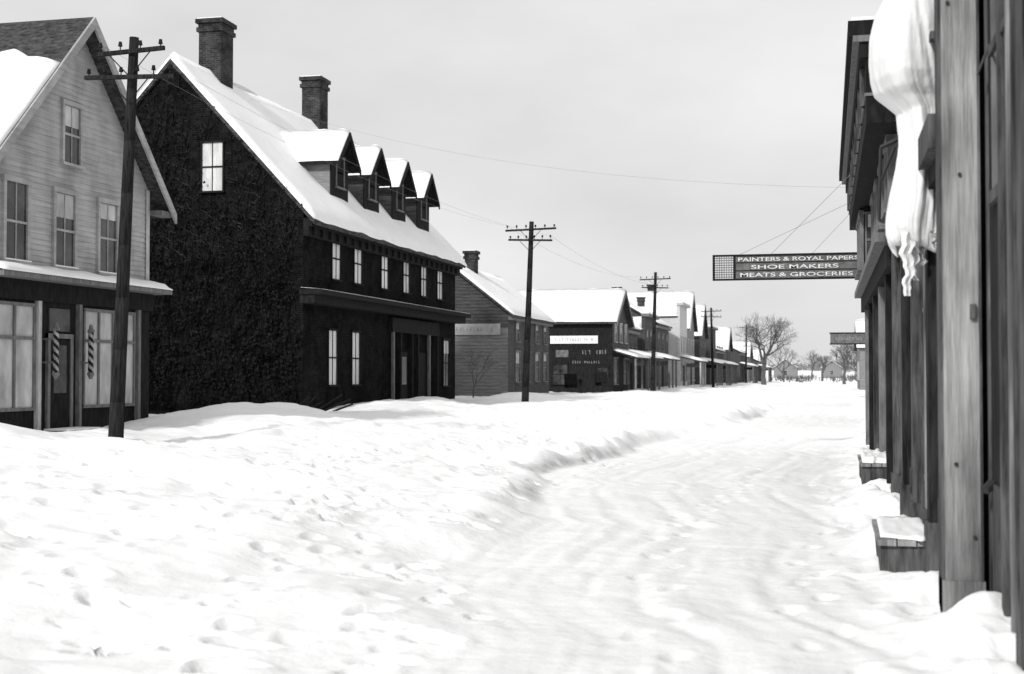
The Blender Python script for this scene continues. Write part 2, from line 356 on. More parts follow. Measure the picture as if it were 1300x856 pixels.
def barber_pole(y):
    e=group('barber_pole'); A=MB();B=MB(); x=-16.12;z0=1.75;z1=2.65;n=12;mm=30;r=.06
    for j in range(mm):
        for i in range(n):
            t0=2*math.pi*i/n;t1=2*math.pi*(i+1)/n;za=z0+(z1-z0)*j/mm;zc=z0+(z1-z0)*(j+1)/mm
            v=[(x+r*math.cos(t),y+r*math.sin(t),z) for t,z in((t0,za),(t1,za),(t1,zc),(t0,zc))]
            ((A if (i+j)%6<3 else B)).add(v,[(0,1,2,3)])
    A.obj('light_stripe',LETTERG,e,fix=False);B.obj('dark_stripe',TRIMD,e,fix=False)
    C=MB(); C.cyl((x,y,z1),(x,y,z1+.06),.08,.08,12);C.cyl((x,y,z1+.06),(x,y,z1+.18),.06,.03,12);C.cyl((x,y,z0-.06),(x,y,z0),.08,.08,12);C.cyl((x,y,z0-.15),(x,y,z0-.06),.03,.07,12)
    C.box(-16.44,x,y-.02,y+.02,z1-.2,z1-.16);C.box(-16.44,x,y-.02,y+.02,z0+.2,z0+.24); C.obj('caps_and_brackets',TRIMM,e)
barber_pole(25.75); barber_pole(27.15)
# ------------------------------------------------------------------ brick hotel
g=G('brick_hotel'); F=FX(-16.5)
y0,y1,xf,xb,xm,zb,ze,zr=40.6,58.8,-16.5,-25.9,-21.2,.1,7.0,12.05
g('walls',BRICK).prism([(xb,zb),(xf,zb),(xf,ze),(xm,zr-.02),(xb,ze)],lambda a,d,z:(a,d,z),y0,y1)
s=(zr-ze)/(xf-xm); ov=.42
for X0 in(xf+ov,xb-ov):
    P=[(X0,y0-.12,ze-ov*s+.16),(X0,y1+.25,ze-ov*s+.16),(xm,y1+.25,zr+.16),(xm,y0-.12,zr+.16)]
    g('roof',SHING).slab(P,.16); snow_sheet(g,*P,t=.22,nu=70,nv=22)
g('cornice',TRIMD).lbox(F,y0-.02,y1+.2,.003,.3,ze-.5,ze-.22); g('cornice',TRIMD).lbox(F,y0-.02,y1+.2,.003,.18,ze-.8,ze-.5)
a=y0+.3
while a<y1: g('cornice_brackets',TRIMD).lbox(F,a,a+.12,.18,.28,ze-.75,ze-.5); a+=.75
g('belt_ledge',TRIMD).lbox(F,y0-.35,y1+.05,.003,.75,4.28,4.44); g('belt_ledge',TRIMD).lbox(F,y0-.3,y1,.003,.5,4.0,4.28)
snow_sheet(g,(-15.77,y0-.33,4.445),(-15.77,y1+.05,4.445),(-16.45,y1+.05,4.5),(-16.45,y0-.33,4.5),t=.022,nu=50,nv=3)
for a in(43.5,45.7,48.7,51.4,53.8,56.2,):
    window(g,F,a,.74,4.98,6.4,GLASSL if a<50 else GLASSK,TRIMD,0,1,.05,.05)
for a in(43.2,45.5): window(g,F,a,.74,1.35,3.2,GLASSL,TRIMD,0,1,.06,.05)
window(g,F,57.2,.9,1.2,3.2,GLASSM,TRIMD,.3,1)
g('porch',TRIMD).lbox(F,49.2,55.6,.01,.2,3.35,3.9)
for a,mm in((49.4,TRIMM),(50.3,TRIMD),(51.8,TRIMD),(52.6,TRIMD),(54.2,TRIMM),(55.4,TRIMD)): g('porch_posts',mm).lbox(F,a-.07,a+.07,.1,.2,.3,3.35)
g('door',TRIMD).lbox(F,50.5,51.5,.01,.06,.3,2.6); g('door_glass',GLASSM).lbox(F,50.65,51.35,.06,.075,1.3,2.4)
g('door',TRIMD).lbox(F,53,54,.01,.06,.3,2.6)
FG=FY(y0)
window(g,FG,-19.7,.72,7.75,9.35,GLASSL,TRIMD,0,1,.05,.05); window(g,FG,-22.9,.66,7.75,9.35,GLASSM,TRIMD,.4,1,.05,.05)
chimney(g,-21.2,43.9,11.3,14.3,1.0,.85); chimney(g,-21.2,53.4,11.3,14.3,.95,.8)
for yd in(45.5,49.0,52.4,55.8):
    w=.85;zt=10.35;zee=9.45;xd=-17.15
    g('dormer_walls',CLAPM if yd<46 else CLAPD).prism([(yd-w,8),(yd+w,8),(yd+w,zee),(yd,zt-.02),(yd-w,zee)],lambda a,d,z:(d,a,z),xd,-19.4)
    Fd=FX(xd); g('dormer_trim',TRIMD).prism([(yd-w-.02,8.0),(yd+w+.02,8.0),(yd+w+.02,zee),(yd,zt),(yd-w-.02,zee)],Fd,.002,.05)
    window(g,Fd,yd,.72,8.45,9.5,GLASSM,TRIMM,0,1,.07,.09)
    ss=(zt-zee)/w
    for sg in(-1,1):
        Y0=yd+sg*(w+.28); P=[(-19.6,Y0,zee-.28*ss+.1),(xd+.42,Y0,zee-.28*ss+.1),(xd+.42,yd,zt+.1),(-19.6,yd,zt+.1)]
        g('dormer_roof',TRIMD).slab(P,.13); snow_sheet(g,*P,t=.13,nu=12,nv=5)
    g('dormer_rakes',TRIMD).prism([(yd-w-.3,zee-.3*ss-.12),(yd-w-.3,zee-.3*ss+.09),(yd,zt+.09),(yd+w+.3,zee-.3*ss+.09),(yd+w+.3,zee-.3*ss-.12),(yd,zt-.14)],Fd,.42,.47)
# creeper over the gable: dark, with a thin scatter of paler bare twigs high up
mb=g('creeper_stems',VINE); ml=g('creeper_leaves',VINE); m2=g('creeper_twigs',VINE2)
for k in range(230):
    x=random.uniform(-25.5,-16.7);z=.5
    top=min(12.0,ze+s*(4.7-abs(x-xm))+.1)*random.uniform(.5,1)
    while z<top:
        nx_=x+random.uniform(-.2,.2);nz=z+random.uniform(.25,.6)
        lim=ze+s*(4.7-abs(nx_-xm))+.12
        if nz>lim or nx_>-16.6: break
        if not(-20.15<nx_<-19.25 and 7.5<nz<9.5):
            mb.cyl((x,y0-.02,z),(nx_,y0-.02,nz),.012,.010,3,False)
            if nz>5.5:
                for q_ in range(2):
                    a_=random.uniform(.2,2.9);l_=random.uniform(.08,.28); m2.cyl((nx_,y0-.04,nz),(nx_+l_*math.cos(a_),y0-.09,nz+l_*math.sin(a_)),.006,.003,3,False)
            for q_ in range(2):
                cx_=nx_+random.gauss(0,.14);cz=nz+random.gauss(0,.16);r_=random.uniform(.02,.06);an=random.uniform(0,6.3);yy=y0-random.uniform(.04,.2)
                if cz>ze+s*(4.7-abs(cx_-xm))+.25: continue
                ml.add([(cx_+r_*math.cos(an),yy,cz+r_*math.sin(an)),(cx_+r_*math.cos(an+1.7),yy-.03,cz+r_*math.sin(an+1.7)),(cx_+r_*math.cos(an+3.1),yy,cz+r_*math.sin(an+3.1)),(cx_+r_*math.cos(an+4.6),yy+.02,cz+r_*math.sin(an+4.6))],[(0,1,2,3)])
        x,z=nx_,nz
g.done()
# ------------------------------------------------------------------ snow-roofed store beyond the hotel
g=G('clapboard_store'); F=FX(-16.5)
gable_y(g,-16.5,-22.6,69.2,80,.1,5.0,7.4,CLAPD,.35)
FG=FY(69.2)
clapboards(g,FG,[(-22.6,.2),(-16.5,.2),(-16.5,4.2),(-22.6,4.2)],CLAPM,.18,.03,.003)
clapboards(g,FG,[(-22.6,4.2),(-16.5,4.2),(-16.5,5),(-19.55,7.4),(-22.6,5)],CLAPD,.18,.03,.003)
g('sign_board',mat('faded_sign',.36,.7,.05,3)).lbox(FG,-20.2,-16.9,.04,.1,3.8,4.4); strokes(g,FG,-19.9,-17.2,3.98,4.22,CLAPM,.101,14)
for a in(71.3,73.8,76.3,78.6): window(g,F,a,.9,1.3,2.9,GLASSM,TRIMM,.3); window(g,F,a,.75,3.5,4.5,GLASSM,TRIMM,.3)
chimney(g,-19.4,72.5,6.6,8.6,.7,.6); g('cornice',TRIMM).lbox(F,69.2,80,.003,.25,4.6,4.85)
g('lean_to',CLAPD).box(-26,-22.6,62,69.1,.1,3.6); snow_sheet(g,(-26,61.8,3.6),(-22.4,61.8,3.6),(-22.4,69.1,4.6),(-26,69.1,4.6),t=.2)
g('lean_to_gable',CLAPD).box(-26,-22.6,68.9,69.15,3.5,4.6)
g.done()
# ------------------------------------------------------------------ corner store with signs
g=G('corner_store'); F=FX(-14.6)
gable_x(g,-14.6,-22,92.6,100.2,.1,5.45,7.65,TRIMD,.4)
FG=FY(92.6); clapboards(g,F,[(92.6,3.5),(100.2,3.5),(100.2,5.45),(96.4,7.6),(92.6,5.45)],CLAPD,.2,.03,.003)
rake(g,F,92.6,96.4,100.2,5.45,7.65,TRIMM,.4,.46,.2,.4)
g('white_sign',SIGNW).lbox(FG,-19.0,-15.6,.03,.1,3.85,4.4); strokes(g,FG,-18.7,-15.9,4.02,4.25,LETTERG,.101,15)
strokes(g,FG,-16.7,-14.9,3.1,3.4,LETTERG,.03,9); strokes(g,FG,-17.4,-15.4,2.45,2.65,LETTERG,.03,12)
g('notice_boards',SIGNG).lbox(FG,-18.6,-17.7,.03,.06,2.9,3.4)
window(g,FG,-18.3,1.0,1.0,2.4,GLASSM,TRIMD); window(g,FG,-15.3,.8,1.0,2.2,GLASSM,TRIMD)
for a in(94,96.4,98.8): window(g,F,a,.9,4.0,5.3,GLASSM,TRIM,.4)
g('awning_roof',SHING).slab([(-12.9,93,2.9),(-12.9,100,2.9),(-14.6,100,3.4),(-14.6,93,3.4)],.1); snow_sheet(g,(-12.9,93,2.9),(-12.9,100,2.9),(-14.6,100,3.4),(-14.6,93,3.4),t=.15,nu=12,nv=4)
for a in(93.2,96.5,99.8): g('awning_posts',TRIMM).box(-13.1,-12.98,a-.06,a+.06,.2,2.85)
for a in(94,98.5): window(g,F,a,1.6,1,2.8,GLASSM,TRIMM,0,3)
g.done()
# ------------------------------------------------------------------ row of village shops
def shop(name,kind,xf,y0,y1,ze,zr,wall,trim=TRIM,porch=False,wc=2,glass=GLASSM,depth=9):
    g=G(name);F=FX(xf)
    if kind=='gx': gable_x(g,xf,xf-depth,y0,y1,.1,ze,zr,wall,.35); rake(g,F,y0,(y0+y1)/2,y1,ze,zr,trim,.35,.41,.2,.35)
    elif kind=='gy': gable_y(g,xf,xf-depth,y0,y1,.1,ze,zr,wall,.35,nu=14); g('cornice',trim).lbox(F,y0,y1,.003,.25,ze-.45,ze-.2)
    else:
        gable_x(g,xf-.3,xf-depth,y0,y1,.1,ze-1.2,ze-.2,wall,.1)
        g('false_front',wall).lbox(F,y0-.05,y1+.05,-.3,.0,.1,ze); g('cornice',trim).lbox(F,y0-.2,y1+.2,-.32,.35,ze,ze+.25); g('snow_caps',SNOWR).lbox(F,y0-.2,y1+.2,-.3,.33,ze+.25,ze+.4)
    n=wc
    for i in range(n):
        a=y0+(y1-y0)*(i+.5)/n
        window(g,F,a,.9,3.9,5.4,glass,trim,.3,1,.12)
        if i!=n//2: window(g,F,a,1.6,1.0,2.8,glass,trim,0,2,.12)
        else: g('door',TRIMD).lbox(F,a-.5,a+.5,.01,.06,.3,2.6)
    FGs=FY(y0); window(g,FGs,xf-2.5,.9,3.8,5.2,glass,trim,.2); window(g,FGs,xf-5.5,.9,3.8,5.2,glass,trim,.2)
    if porch:
        P=[(xf+2.2,y0,3.0),(xf+2.2,y1,3.0),(xf,y1,3.5),(xf,y0,3.5)]
        g('porch_roof',SHING).slab(P,.12); snow_sheet(g,*P,t=.22,nu=10,nv=4)
        k=y0+.15
        while k<y1: g('porch_posts',trim).box(xf+1.95,xf+2.1,k-.07,k+.07,.2,2.95); k+=2.6
        g('hanging_board',SIGNG if y0<150 else TRIMD).box(xf+.6,xf+1.9,y0+1.0,y0+1.06,2.4,2.8)
    chimney(g,xf-4.5,(y0+y1)/2+1,max(ze,zr)-1.6,max(ze,zr)+1.1,.7,.7)
    g.done()
shop('village_shop','gy',-15.4,104,111,5.4,7.4,CLAPD,TRIMM,True,3)
shop('false_front_shop','ff',-15,113,120,6.6,6.6,CLAPD,TRIMM,True,3)
shop('snow_roofed_house','gy',-15.2,122,132,6.4,9.0,CLAPD,TRIMM,False,3)
shop('white_false_front_shop','ff',-14.3,134,141,8.6,8.6,CLAPW,TRIM,True,3)
shop('gabled_house','gx',-14.6,144,152,6.8,10.6,CLAPM,TRIM,False,3)
shop('village_shop','gx',-14.4,156,164,6.3,9.8,CLAPD,TRIMM,True,3)
shop('false_front_shop','ff',-14.2,168,177,7.4,7.4,CLAPD,TRIMM,True,3)
shop('village_shop','gy',-14.5,182,194,5.0,7.4,CLAPD,TRIMM,True,4)
shop('gabled_house','gx',-14.5,200,209,5.4,8.6,CLAPD,TRIMM,False,2)
shop('village_shop','gy',-13.5,216,230,5.2,7.4,CLAPD,TRIMM,True,3)
shop('village_house','gx',-13.6,240,250,4.8,7.4,CLAPM,TRIMM,False,2)
shop('village_house','gy',-13.0,262,276,4.2,6.2,CLAPD,TRIMM,True,2)
shop('village_house','gx',-13.8,292,302,4.2,6.8,CLAPM,TRIMM,False,2)
# ------------------------------------------------------------------ right-hand side: near shop
g=G('wooden_shop'); XF=.92; F=FXn(XF)
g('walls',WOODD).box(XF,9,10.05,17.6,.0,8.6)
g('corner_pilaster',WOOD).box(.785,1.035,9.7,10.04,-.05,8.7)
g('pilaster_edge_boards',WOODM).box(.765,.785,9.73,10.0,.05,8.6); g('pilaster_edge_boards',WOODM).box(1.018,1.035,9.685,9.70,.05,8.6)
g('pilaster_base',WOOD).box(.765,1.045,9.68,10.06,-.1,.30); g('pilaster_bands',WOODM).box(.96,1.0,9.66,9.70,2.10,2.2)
for zz,xx in((4.3,.83),(3.1,.9),(1.1,.86),(.6,.98)): g('bolt_heads',IRON).cyl((xx,9.68,zz),(xx,9.705,zz),.014,.014,6)
a=10.3; k=0
while a<17.5:
    mm=(WOOD,WOODM,WOODD,WOOD,WOODM)[k%5]; d=(.075,.045,.11,.06,.13)[k%5]; w=(.18,.10,.26,.12,.2)[k%5]
    g('shopfront_pilasters',mm).lbox(F,a,a+w,.002,d,.15,3.35)
    g('pilaster_bases',WOODM).lbox(F,a-.03,a+w+.03,.001,d+.025,.1,.5)
    a+=(.72,.5,1.15,.6,.9)[k%5]; k+=1
for a0,a1 in((10.55,10.98),(11.15,11.48),(12.0,12.65),(12.8,13.2),(13.6,14.1),(14.5,15.1),(15.4,15.7),(16.4,16.9)):
    g('shop_glass',GLASSM if a0<12 or a0>14 else GLASSD).lbox(F,a0,a1,.003,.02,.75,2.9)
    g('shop_window_frames',TRIMM).lbox(F,a0,a1,.02,.04,.72,.78);g('shop_window_frames',TRIMM).lbox(F,a0,a1,.02,.04,2.3,2.34)
g('shopfront_cornice',WOODM).lbox(F,10.06,17.6,.002,.2,3.35,3.6); g('shopfront_cornice',WOODD).lbox(F,10.06,17.6,.002,.12,3.2,3.35)
for a in(11.4,13.4,15.4): window(g,F,a,.8,4.4,6.1,GLASSM,WOODM,.3)
g('bulkhead',WOODM).lbox(F,10.06,17.5,.003,.045,.1,.7)
g('roof_cornice',WOODD).lbox(F,10.0,17.6,.0,.4,8.6,8.9)
a=10.2
while a<17.4: g('boards',WOODM).lbox(F,a,a+.02,.0,.012,3.65,8.5); a+=.19
g('downpipe',IRON).cyl((.82,10.25,.3),(.82,10.25,3.4),.03,.03,8)
g.done()
g=G('near_shop'); XN=1.07; F=FXn(XN)
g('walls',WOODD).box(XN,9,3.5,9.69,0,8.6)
for a0,a1,d,mm in((9.46,9.55,.015,WOODM),(8.60,8.70,.04,WOODM),(8.28,8.36,.03,WOOD),(7.9,8.0,.05,WOODM),(7.4,7.7,.06,WOODM),(6,6.3,.06,WOOD)):
    g('door_jambs',mm).lbox(F,a0,a1,.002,d,.1,8.4)
g('window_glass',GLASSD).lbox(F,8.72,9.2,.003,.015,2.9,5.2); g('window_glass',GLASSM).lbox(F,8.40,8.58,.003,.015,1.8,5.2); g('window_glass',GLASSD).lbox(F,6.4,7.3,.003,.015,.8,3.2)
g('window_rail',WOODM).lbox(F,8.72,9.22,.003,.04,2.82,2.90); g('window_rail',WOODM).lbox(F,8.42,9.22,.003,.03,3.8,3.86)
g('door_panels',WOODM).lbox(F,9.0,9.3,.003,.02,.3,1.0)
g('iron_bracket',IRON).cyl((1.05,9.3,1.0),(1.0,9.25,.96),.035,.03,8); g('iron_bracket',IRON).cyl((1.06,9.3,3.9),(.98,9.28,3.7),.01,.01,6)
g.done()
# second right-hand building with heavy cornice
g=G('corniced_shop'); XF=.95; F=FXn(XF)
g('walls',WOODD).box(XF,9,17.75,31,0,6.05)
g('cornice',TRIMD).lbox(F,17.72,31.1,-.2,.66,6.08,6.28); g('cornice',TRIMM).lbox(F,17.70,31.1,-.2,.6,6.0,6.08); g('cornice',TRIMD).lbox(F,17.74,31.1,-.2,.52,5.8,6.0)
g('frieze',TRIMD).lbox(F,17.76,31.0,.002,.44,4.95,5.8); g('frieze_band',TRIMM).lbox(F,17.74,31.0,.002,.46,5.3,5.34)
a=18.4
while a<31: g('cornice_brackets',WOODM).lbox(F,a,a+.16,.44,.5,5.3,5.8); a+=1.3
g('snow_caps',SNOWR).lbox(F,17.74,31.05,-.2,.62,6.28,6.33)
for a in(19.2,21.3,23.4,25.2): window(g,F,a,.85,3.95,4.85,GLASSM,TRIMM,.4,1,.1,.14)
g('shop_cornice',TRIMM).lbox(F,17.8,31.1,.002,.34,3.42,3.54); g('shop_cornice',TRIMD).lbox(F,17.8,31.1,.002,.2,3.1,3.42)
g('oriel',TRIMD).lbox(F,26.6,30.0,.002,.24,3.57,4.93)
Fo=FXn(XF-.24)
for a in(27.3,28.3,29.3): window(g,Fo,a,.6,3.8,4.8,GLASSM,TRIMM,.3,1)
window(g,FY(26.6),.83,.14,3.8,4.8,GLASSM,TRIMM,.3,0,.03,.04)
a=18.0;k=0
while a<31: g('pilasters',(TRIMM,TRIMD,WOODM)[k%3]).lbox(F,a,a+.25,.002,.1+.05*(k%2),.2,3.1); g('shop_glass',GLASSM if k%2 else GLASSD).lbox(F,a+.35,a+1.15,.003,.03,.9,2.9); a+=1.3;k+=1
g.done()
g=G('end_shop');F=FXn(2.5)
g('walls',CLAPM).box(2.5,10,44,58,0,5.6); g('cornice',TRIMD).lbox(F,44,58,-.1,.35,5.6,5.85); g('snow_caps',SNOWR).lbox(F,44,58,-7,.3,5.85,6.0)
for a in(46,49,52,55): window(g,F,a,.9,3.8,5.1,GLASSM,TRIM,.3); window(g,F,a,1.3,1,2.8,GLASSM,TRIM,.3)
g.done()
for (xa,xb_,ya,yb,ea,ra) in((2.6,10,72,82,4.6,7.2),(3.2,12,96,106,4.2,6.6),(3.0,12,130,142,4.2,6.8)):
    g=G('village_house'); gable_x(g,xa,xb_,ya,yb,0,ea,ra,CLAPM)
    for a in(ya+3,ya+7): window(g,FXn(xa),a,.9,1.2,2.8,GLASSM,TRIM,.3)
    g.done()
# ------------------------------------------------------------------ bundled awning
e=group('furled_awning'); mb=MB()
prof=[(5.75,.84,.93,.12),(5.4,.80,.93,.16),(5.1,.72,.94,.24),(4.98,.62,.95,.32),(4.88,.50,.96,.40),(4.72,.41,.965,.48),(4.5,.37,.97,.54),(4.3,.355,.97,.55),(4.15,.365,.97,.53),(4.04,.40,.97,.46),(3.97,.48,.97,.38),(3.88,.58,.97,.32),(3.7,.60,.97,.31),(3.5,.57,.97,.31),(3.3,.54,.965,.31),(3.1,.50,.955,.30),(2.98,.47,.945,.28),(2.88,.47,.93,.25),(2.80,.50,.91,.21),(2.76,.55,.88,.14)]
pz=np.array([p[0] for p in prof])[::-1]; n=150; rows=160
col=lambda k:[p[k] for p in prof][::-1]
zz=np.linspace(5.75,2.77,rows); cx=11.45
for j,z in enumerate(zz):
    xl=np.interp(z,pz,col(1));xr=np.interp(z,pz,col(2));dy=np.interp(z,pz,col(3))
    fold=float(np.clip((4.15-z)/.45,0,1))
    for i in range(n):
        t=2*math.pi*i/n
        ct,st=math.cos(t),math.sin(t)
        w=float(fbm(np.array(ct*1.6+z*.5+20),np.array(st*1.6+z*.9+7),3))
        w2=float(fbm(np.array(ct*4+z*.9+50),np.array(st*4-z*1.3+17),3))
        crease=-(1-min(1,abs(math.sin(2.5*t+z*1.6+3*w))*2.2))
        fd=.10*math.sin(5*t+1.5*z+3.5*w)+.14*w2+.07*crease
        r=1+.16*w+fold*fd+(1-fold)*(.05*w2+.03*crease)
        rag=(.16*float(vn(i*.17,3.3)))*min(1,max(0,(3.1-z)/.25))
        mb.v.append(((xl+xr)/2+(xr-xl)/2*r*ct, cx+dy*r*st, z+.05*w+rag))
for j in range(rows-1):
    for i in range(n): mb.f.append((j*n+i,j*n+(i+1)%n,(j+1)*n+(i+1)%n,(j+1)*n+i))
mb.f.append(tuple(range(n))); mb.f.append(tuple(range((rows-1)*n,rows*n))); mb.obj('canvas',CLOTH,e,True)
mb=MB()
for k,(px,py,ln,w) in enumerate(((.64,11.25,.55,.06),(.69,11.35,.42,.05),(.86,11.2,.2,.04),(.76,11.4,.3,.05))):
    m_=16
    for j in range(m_):
        za=2.9-ln*j/m_;zc=2.9-ln*(j+1)/m_; f_=lambda jj:.015*math.sin(jj*.8+k)+.01*math.sin(jj*1.9+k*2); w0=w*(1-.6*j/m_);w1=w*(1-.6*(j+1)/m_)
        o0=f_(j);o1=f_(j+1)
        for (ua,ub) in((-1,-.3),(-.3,.35),(.35,1)):
            ya=.03*math.sin(ua*4+k);yb=.03*math.sin(ub*4+k)
            mb.add([(px+ua*w0+o0,py+ya,za),(px+ub*w0+o0,py+yb,za),(px+ub*w1+o1,py+yb,zc),(px+ua*w1+o1,py+ya,zc)],[(0,1,2,3)])
mb.obj('hanging_strips',CLOTH,e,True,False)
mb=MB(); mb.cyl((.92,12.4,3.95),(.48,12.4,3.75),.02,.02,8);mb.cyl((.48,12.4,3.75),(.46,12.4,3.1),.015,.015,8);mb.cyl((.46,12.4,3.1),(.92,12.4,2.9),.016,.016,8);mb.cyl((.48,12.4,3.45),(.6,12.4,3.75),.014,.014,8)
mb.obj('iron_arms',IRON,e)
# ------------------------------------------------------------------ doorsteps
def steps(x0,x1,y,w,z,t=.05):
    g=G('wooden_doorstep')
    g('frame',WOODM).box(x0+.03,x1,y+.03,y+w-.03,-.1,z-.05)
    n=3
    for i in range(n):
        xa=x0+(x1-x0)*i/n; g('planks',WOOD).box(xa+.006,xa+(x1-x0)/n-.006,y-.02+.01*i,y+w+.02,z-.05,z)
    snow_sheet(g,(x0+.03,y+.05,z+.001),(x1-.02,y+.04,z+.001),(x1-.02,y+w,z+.001),(x0+.05,y+w,z+.001),t=t,nu=16,nv=16,rag=.2,name='step_snow')
    g.done()
steps(.40,.88,11.7,1.6,.33,.03); steps(.47,.93,20.5,2.2,.40,.09)
# ------------------------------------------------------------------ hanging street signs
def text(body,x,y,z,size,m,parent,w=None):
    c=bpy.data.curves.new('lettering','FONT'); c.body=body; c.size=size; c.extrude=.003; c.offset=.0015
    o=bpy.data.objects.new('lettering',c); S.collection.objects.link(o); o.location=(x,y,z); o.rotation_euler=(math.pi/2,0,0); c.materials.append(m); o.parent=parent
    if w:
        bpy.context.view_layer.update(); o.scale=(w/max(.01,o.dimensions.x),1,1)
g=G('hanging_sign'); Yb=30.4; x0,x1,z0,z1=-2.5,.80,3.82,4.40
g('panel',SIGNG).box(x0+.5,x1-.05,Yb-.02,Yb+.02,z0+.04,z1-.04)
for z in(z0,z1-.04): g('frame',TRIMD).box(x0,x1,Yb-.04,Yb+.04,z,z+.04)
for x in(x0,x0+.46,x1-.05): g('frame',TRIMD).box(x,x+.05,Yb-.035,Yb+.035,z0+.04,z1-.04)
for i in range(9): g('lattice',TRIMM).box(x0+.05,x0+.46,Yb-.015,Yb+.015,z0+.07+i*.053,z0+.09+i*.053)
for i in range(7): g('lattice',TRIMM).box(x0+.09+i*.053,x0+.105+i*.053,Yb-.012,Yb+.012,z0+.05,z1-.05)
for zz in(z0+.205,z0+.385): g('rules',TRIMD).box(x0+.52,x1-.06,Yb-.03,Yb-.021,zz,zz+.02)
par=g.done()
text('PAINTERS & ROYAL PAPERS',x0+.56,Yb-.028,z0+.425,.12,LETTER,par,2.62)
text('SHOE MAKERS',x0+.85,Yb-.028,z0+.25,.125,LETTER,par,1.9)
text('MEATS & GROCERIES',x0+.6,Yb-.028,z0+.075,.125,LETTER,par,2.45)
mb=MB()
for a,b in(((-1.9,Yb,4.40),(.72,Yb,5.6)),((-.3,Yb,4.40),(.74,Yb,5.5)),((-1.2,Yb,4.40),(.5,26.5,5.6))): mb.cyl(a,b,.0045,.0045,5)
mb.obj('stay_wires',WIRE,par)
g=G('hanging_sign'); Yb=85
g('panel',SIGNG).box(.2,2.3,Yb-.03,Yb+.03,3.6,4.2); g('frame',TRIMD).box(.15,2.7,Yb-.05,Yb+.05,4.2,4.28); g('frame',TRIMD).box(.15,2.7,Yb-.05,Yb+.05,3.53,3.6)
strokes(g,FY(Yb),.35,2.2,3.78,4.02,LETTERG,.03,11); g('post',TRIMD).box(2.35,2.5,Yb-.06,Yb+.06,0,4.9); g.done()
# ------------------------------------------------------------------ poles & wires
def pole(x,y,top,lean,arms,aw,r=.15):
    e=group('utility_pole');A=MB();B=MB();C=MB(); zb_=h(x,y)-.3
    P=lambda z:(x+lean*(z-zb_)/(top-zb_),y,z)
    seg=8
    for i in range(seg):
        za=zb_+(top-zb_)*i/seg;zc=zb_+(top-zb_)*(i+1)/seg
        A.cyl(P(za),P(zc),r*(1-.4*i/seg),r*(1-.4*(i+1)/seg),12)
    A.obj('pole',POLE,e,True); att=[]
    for k,za in enumerate(arms):
        p=P(za);w=aw[k]/2
        tl=.03*(-1)**k
        B.cyl((p[0]-w,y-.125,za-tl),(p[0]+w,y-.125,za+tl),.055,.055,4)
        B.cyl((p[0]-.45,y-.18,za-.04),(p[0],y-.14,za-.5),.012,.012,5); B.cyl((p[0]+.45,y-.18,za-.04),(p[0],y-.14,za-.5),.012,.012,5)
        nn=6 if aw[k]>1.8 else 4
        for i in range(nn):
            xx=p[0]-w+.08+(2*w-.16)*i/(nn-1)
            if abs(xx-p[0])<.12: continue
            C.cyl((xx,y-.125,za+.03),(xx,y-.125,za+.12),.012,.012,5); C.cyl((xx,y-.125,za+.11),(xx,y-.125,za+.2),.045,.03,8); att.append(Vector((xx,y-.125,za+.17)))
    B.obj('crossarms',POLE,e);C.obj('insulators',TRIMD,e); return att
A1=pole(-13.5,23.65,8.3,.34,(8.0,7.5),(1.45,1.9),.155)
A2=pole(-12.5,55.5,8.2,.3,(7.85,7.4),(2.2,1.9),.16)
A3=pole(-12,94.2,8.9,.25,(8.4,7.8),(2.2,1.9),.17)
A4=pole(-12,146,8.9,-.2,(8.5,7.9),(2.2,2.2),.17)
A5=pole(-12,206,9.2,.1,(8.8,),(2.2,),.18)
mb=MB()
def wire(a,b,sag,r=.009,n=14):
    a=Vector(a);b=Vector(b);pp=None
    for i in range(n+1):
        t=i/n;p=a.lerp(b,t);p.z-=sag*4*t*(1-t)
        if pp: mb.cyl(pp,p,r,r,3,False)
        pp=p
for P,Q,sg,r in((A1,A2,.5,.003),(A2,A3,.6,.005),(A3,A4,.9,.006),(A4,A5,1.,.006)):
    wire(P[0],Q[0],sg,r)
    if P is not A4: wire(P[-1],Q[-1],sg,r)
wire((-21.2,46,12.1),(.95,31.05,5.9),.8,.003)
mb.obj('overhead_wires',WIRE)
# ------------------------------------------------------------------ trees
def tree(x,y,H_,spread,depth=6,r=.28,seed=1,name='bare_tree'):
    rd=random.Random(seed);A=MB()
    def br(p,d,L,rr,k):
        q=p+d*L; mid=p.lerp(q,.5)+Vector((rd.uniform(-1,1),rd.uniform(-1,1),rd.uniform(-.4,.4)))*L*.08
        ns=6 if k>3 else 3
        A.cyl(p,mid,rr,rr*.84,ns,False);A.cyl(mid,q,rr*.84,rr*.7,ns,False)
        if k==0: return
        for i in range(3 if k>1 else 4):
            a=Vector((rd.gauss(0,1),rd.gauss(0,1),rd.gauss(.25,.6))).normalized()
            nd=(d*(1.0 if i==0 else .75)+a*spread*(.55 if i==0 else 1)).normalized()
            br(p.lerp(q,1 if i<2 else rd.uniform(.55,.95)),nd,L*rd.uniform(.68,.84),rr*.56,k-1)
    z=h(x,y)-.2; br(Vector((x,y,z)),Vector((0.02,0,1)),H_*.25,r,depth); A.obj(name,BARK,None,False,False)
tree(-8.7,192,12,.7,7,.42,3); tree(2.6,215,9,.7,6,.3,8); tree(6,255,9,.7,6,.3,9); tree(-1.2,330,9,.7,6,.3,10); tree(4.5,180,7.5,.7,6,.22,12)
tree(-10.5,330,10,.7,6,.3,15); tree(9,300,9,.7,6,.3,16); tree(-19,305,11,.7,6,.3,17); tree(-4.5,420,11,.7,6,.3,18)
tree(-16.6,62.5,3.4,.5,5,.05,21,'bare_sapling'); tree(-15.6,66.5,2.4,.5,4,.035,22,'bare_sapling')
A=MB();rd=random.Random(5)
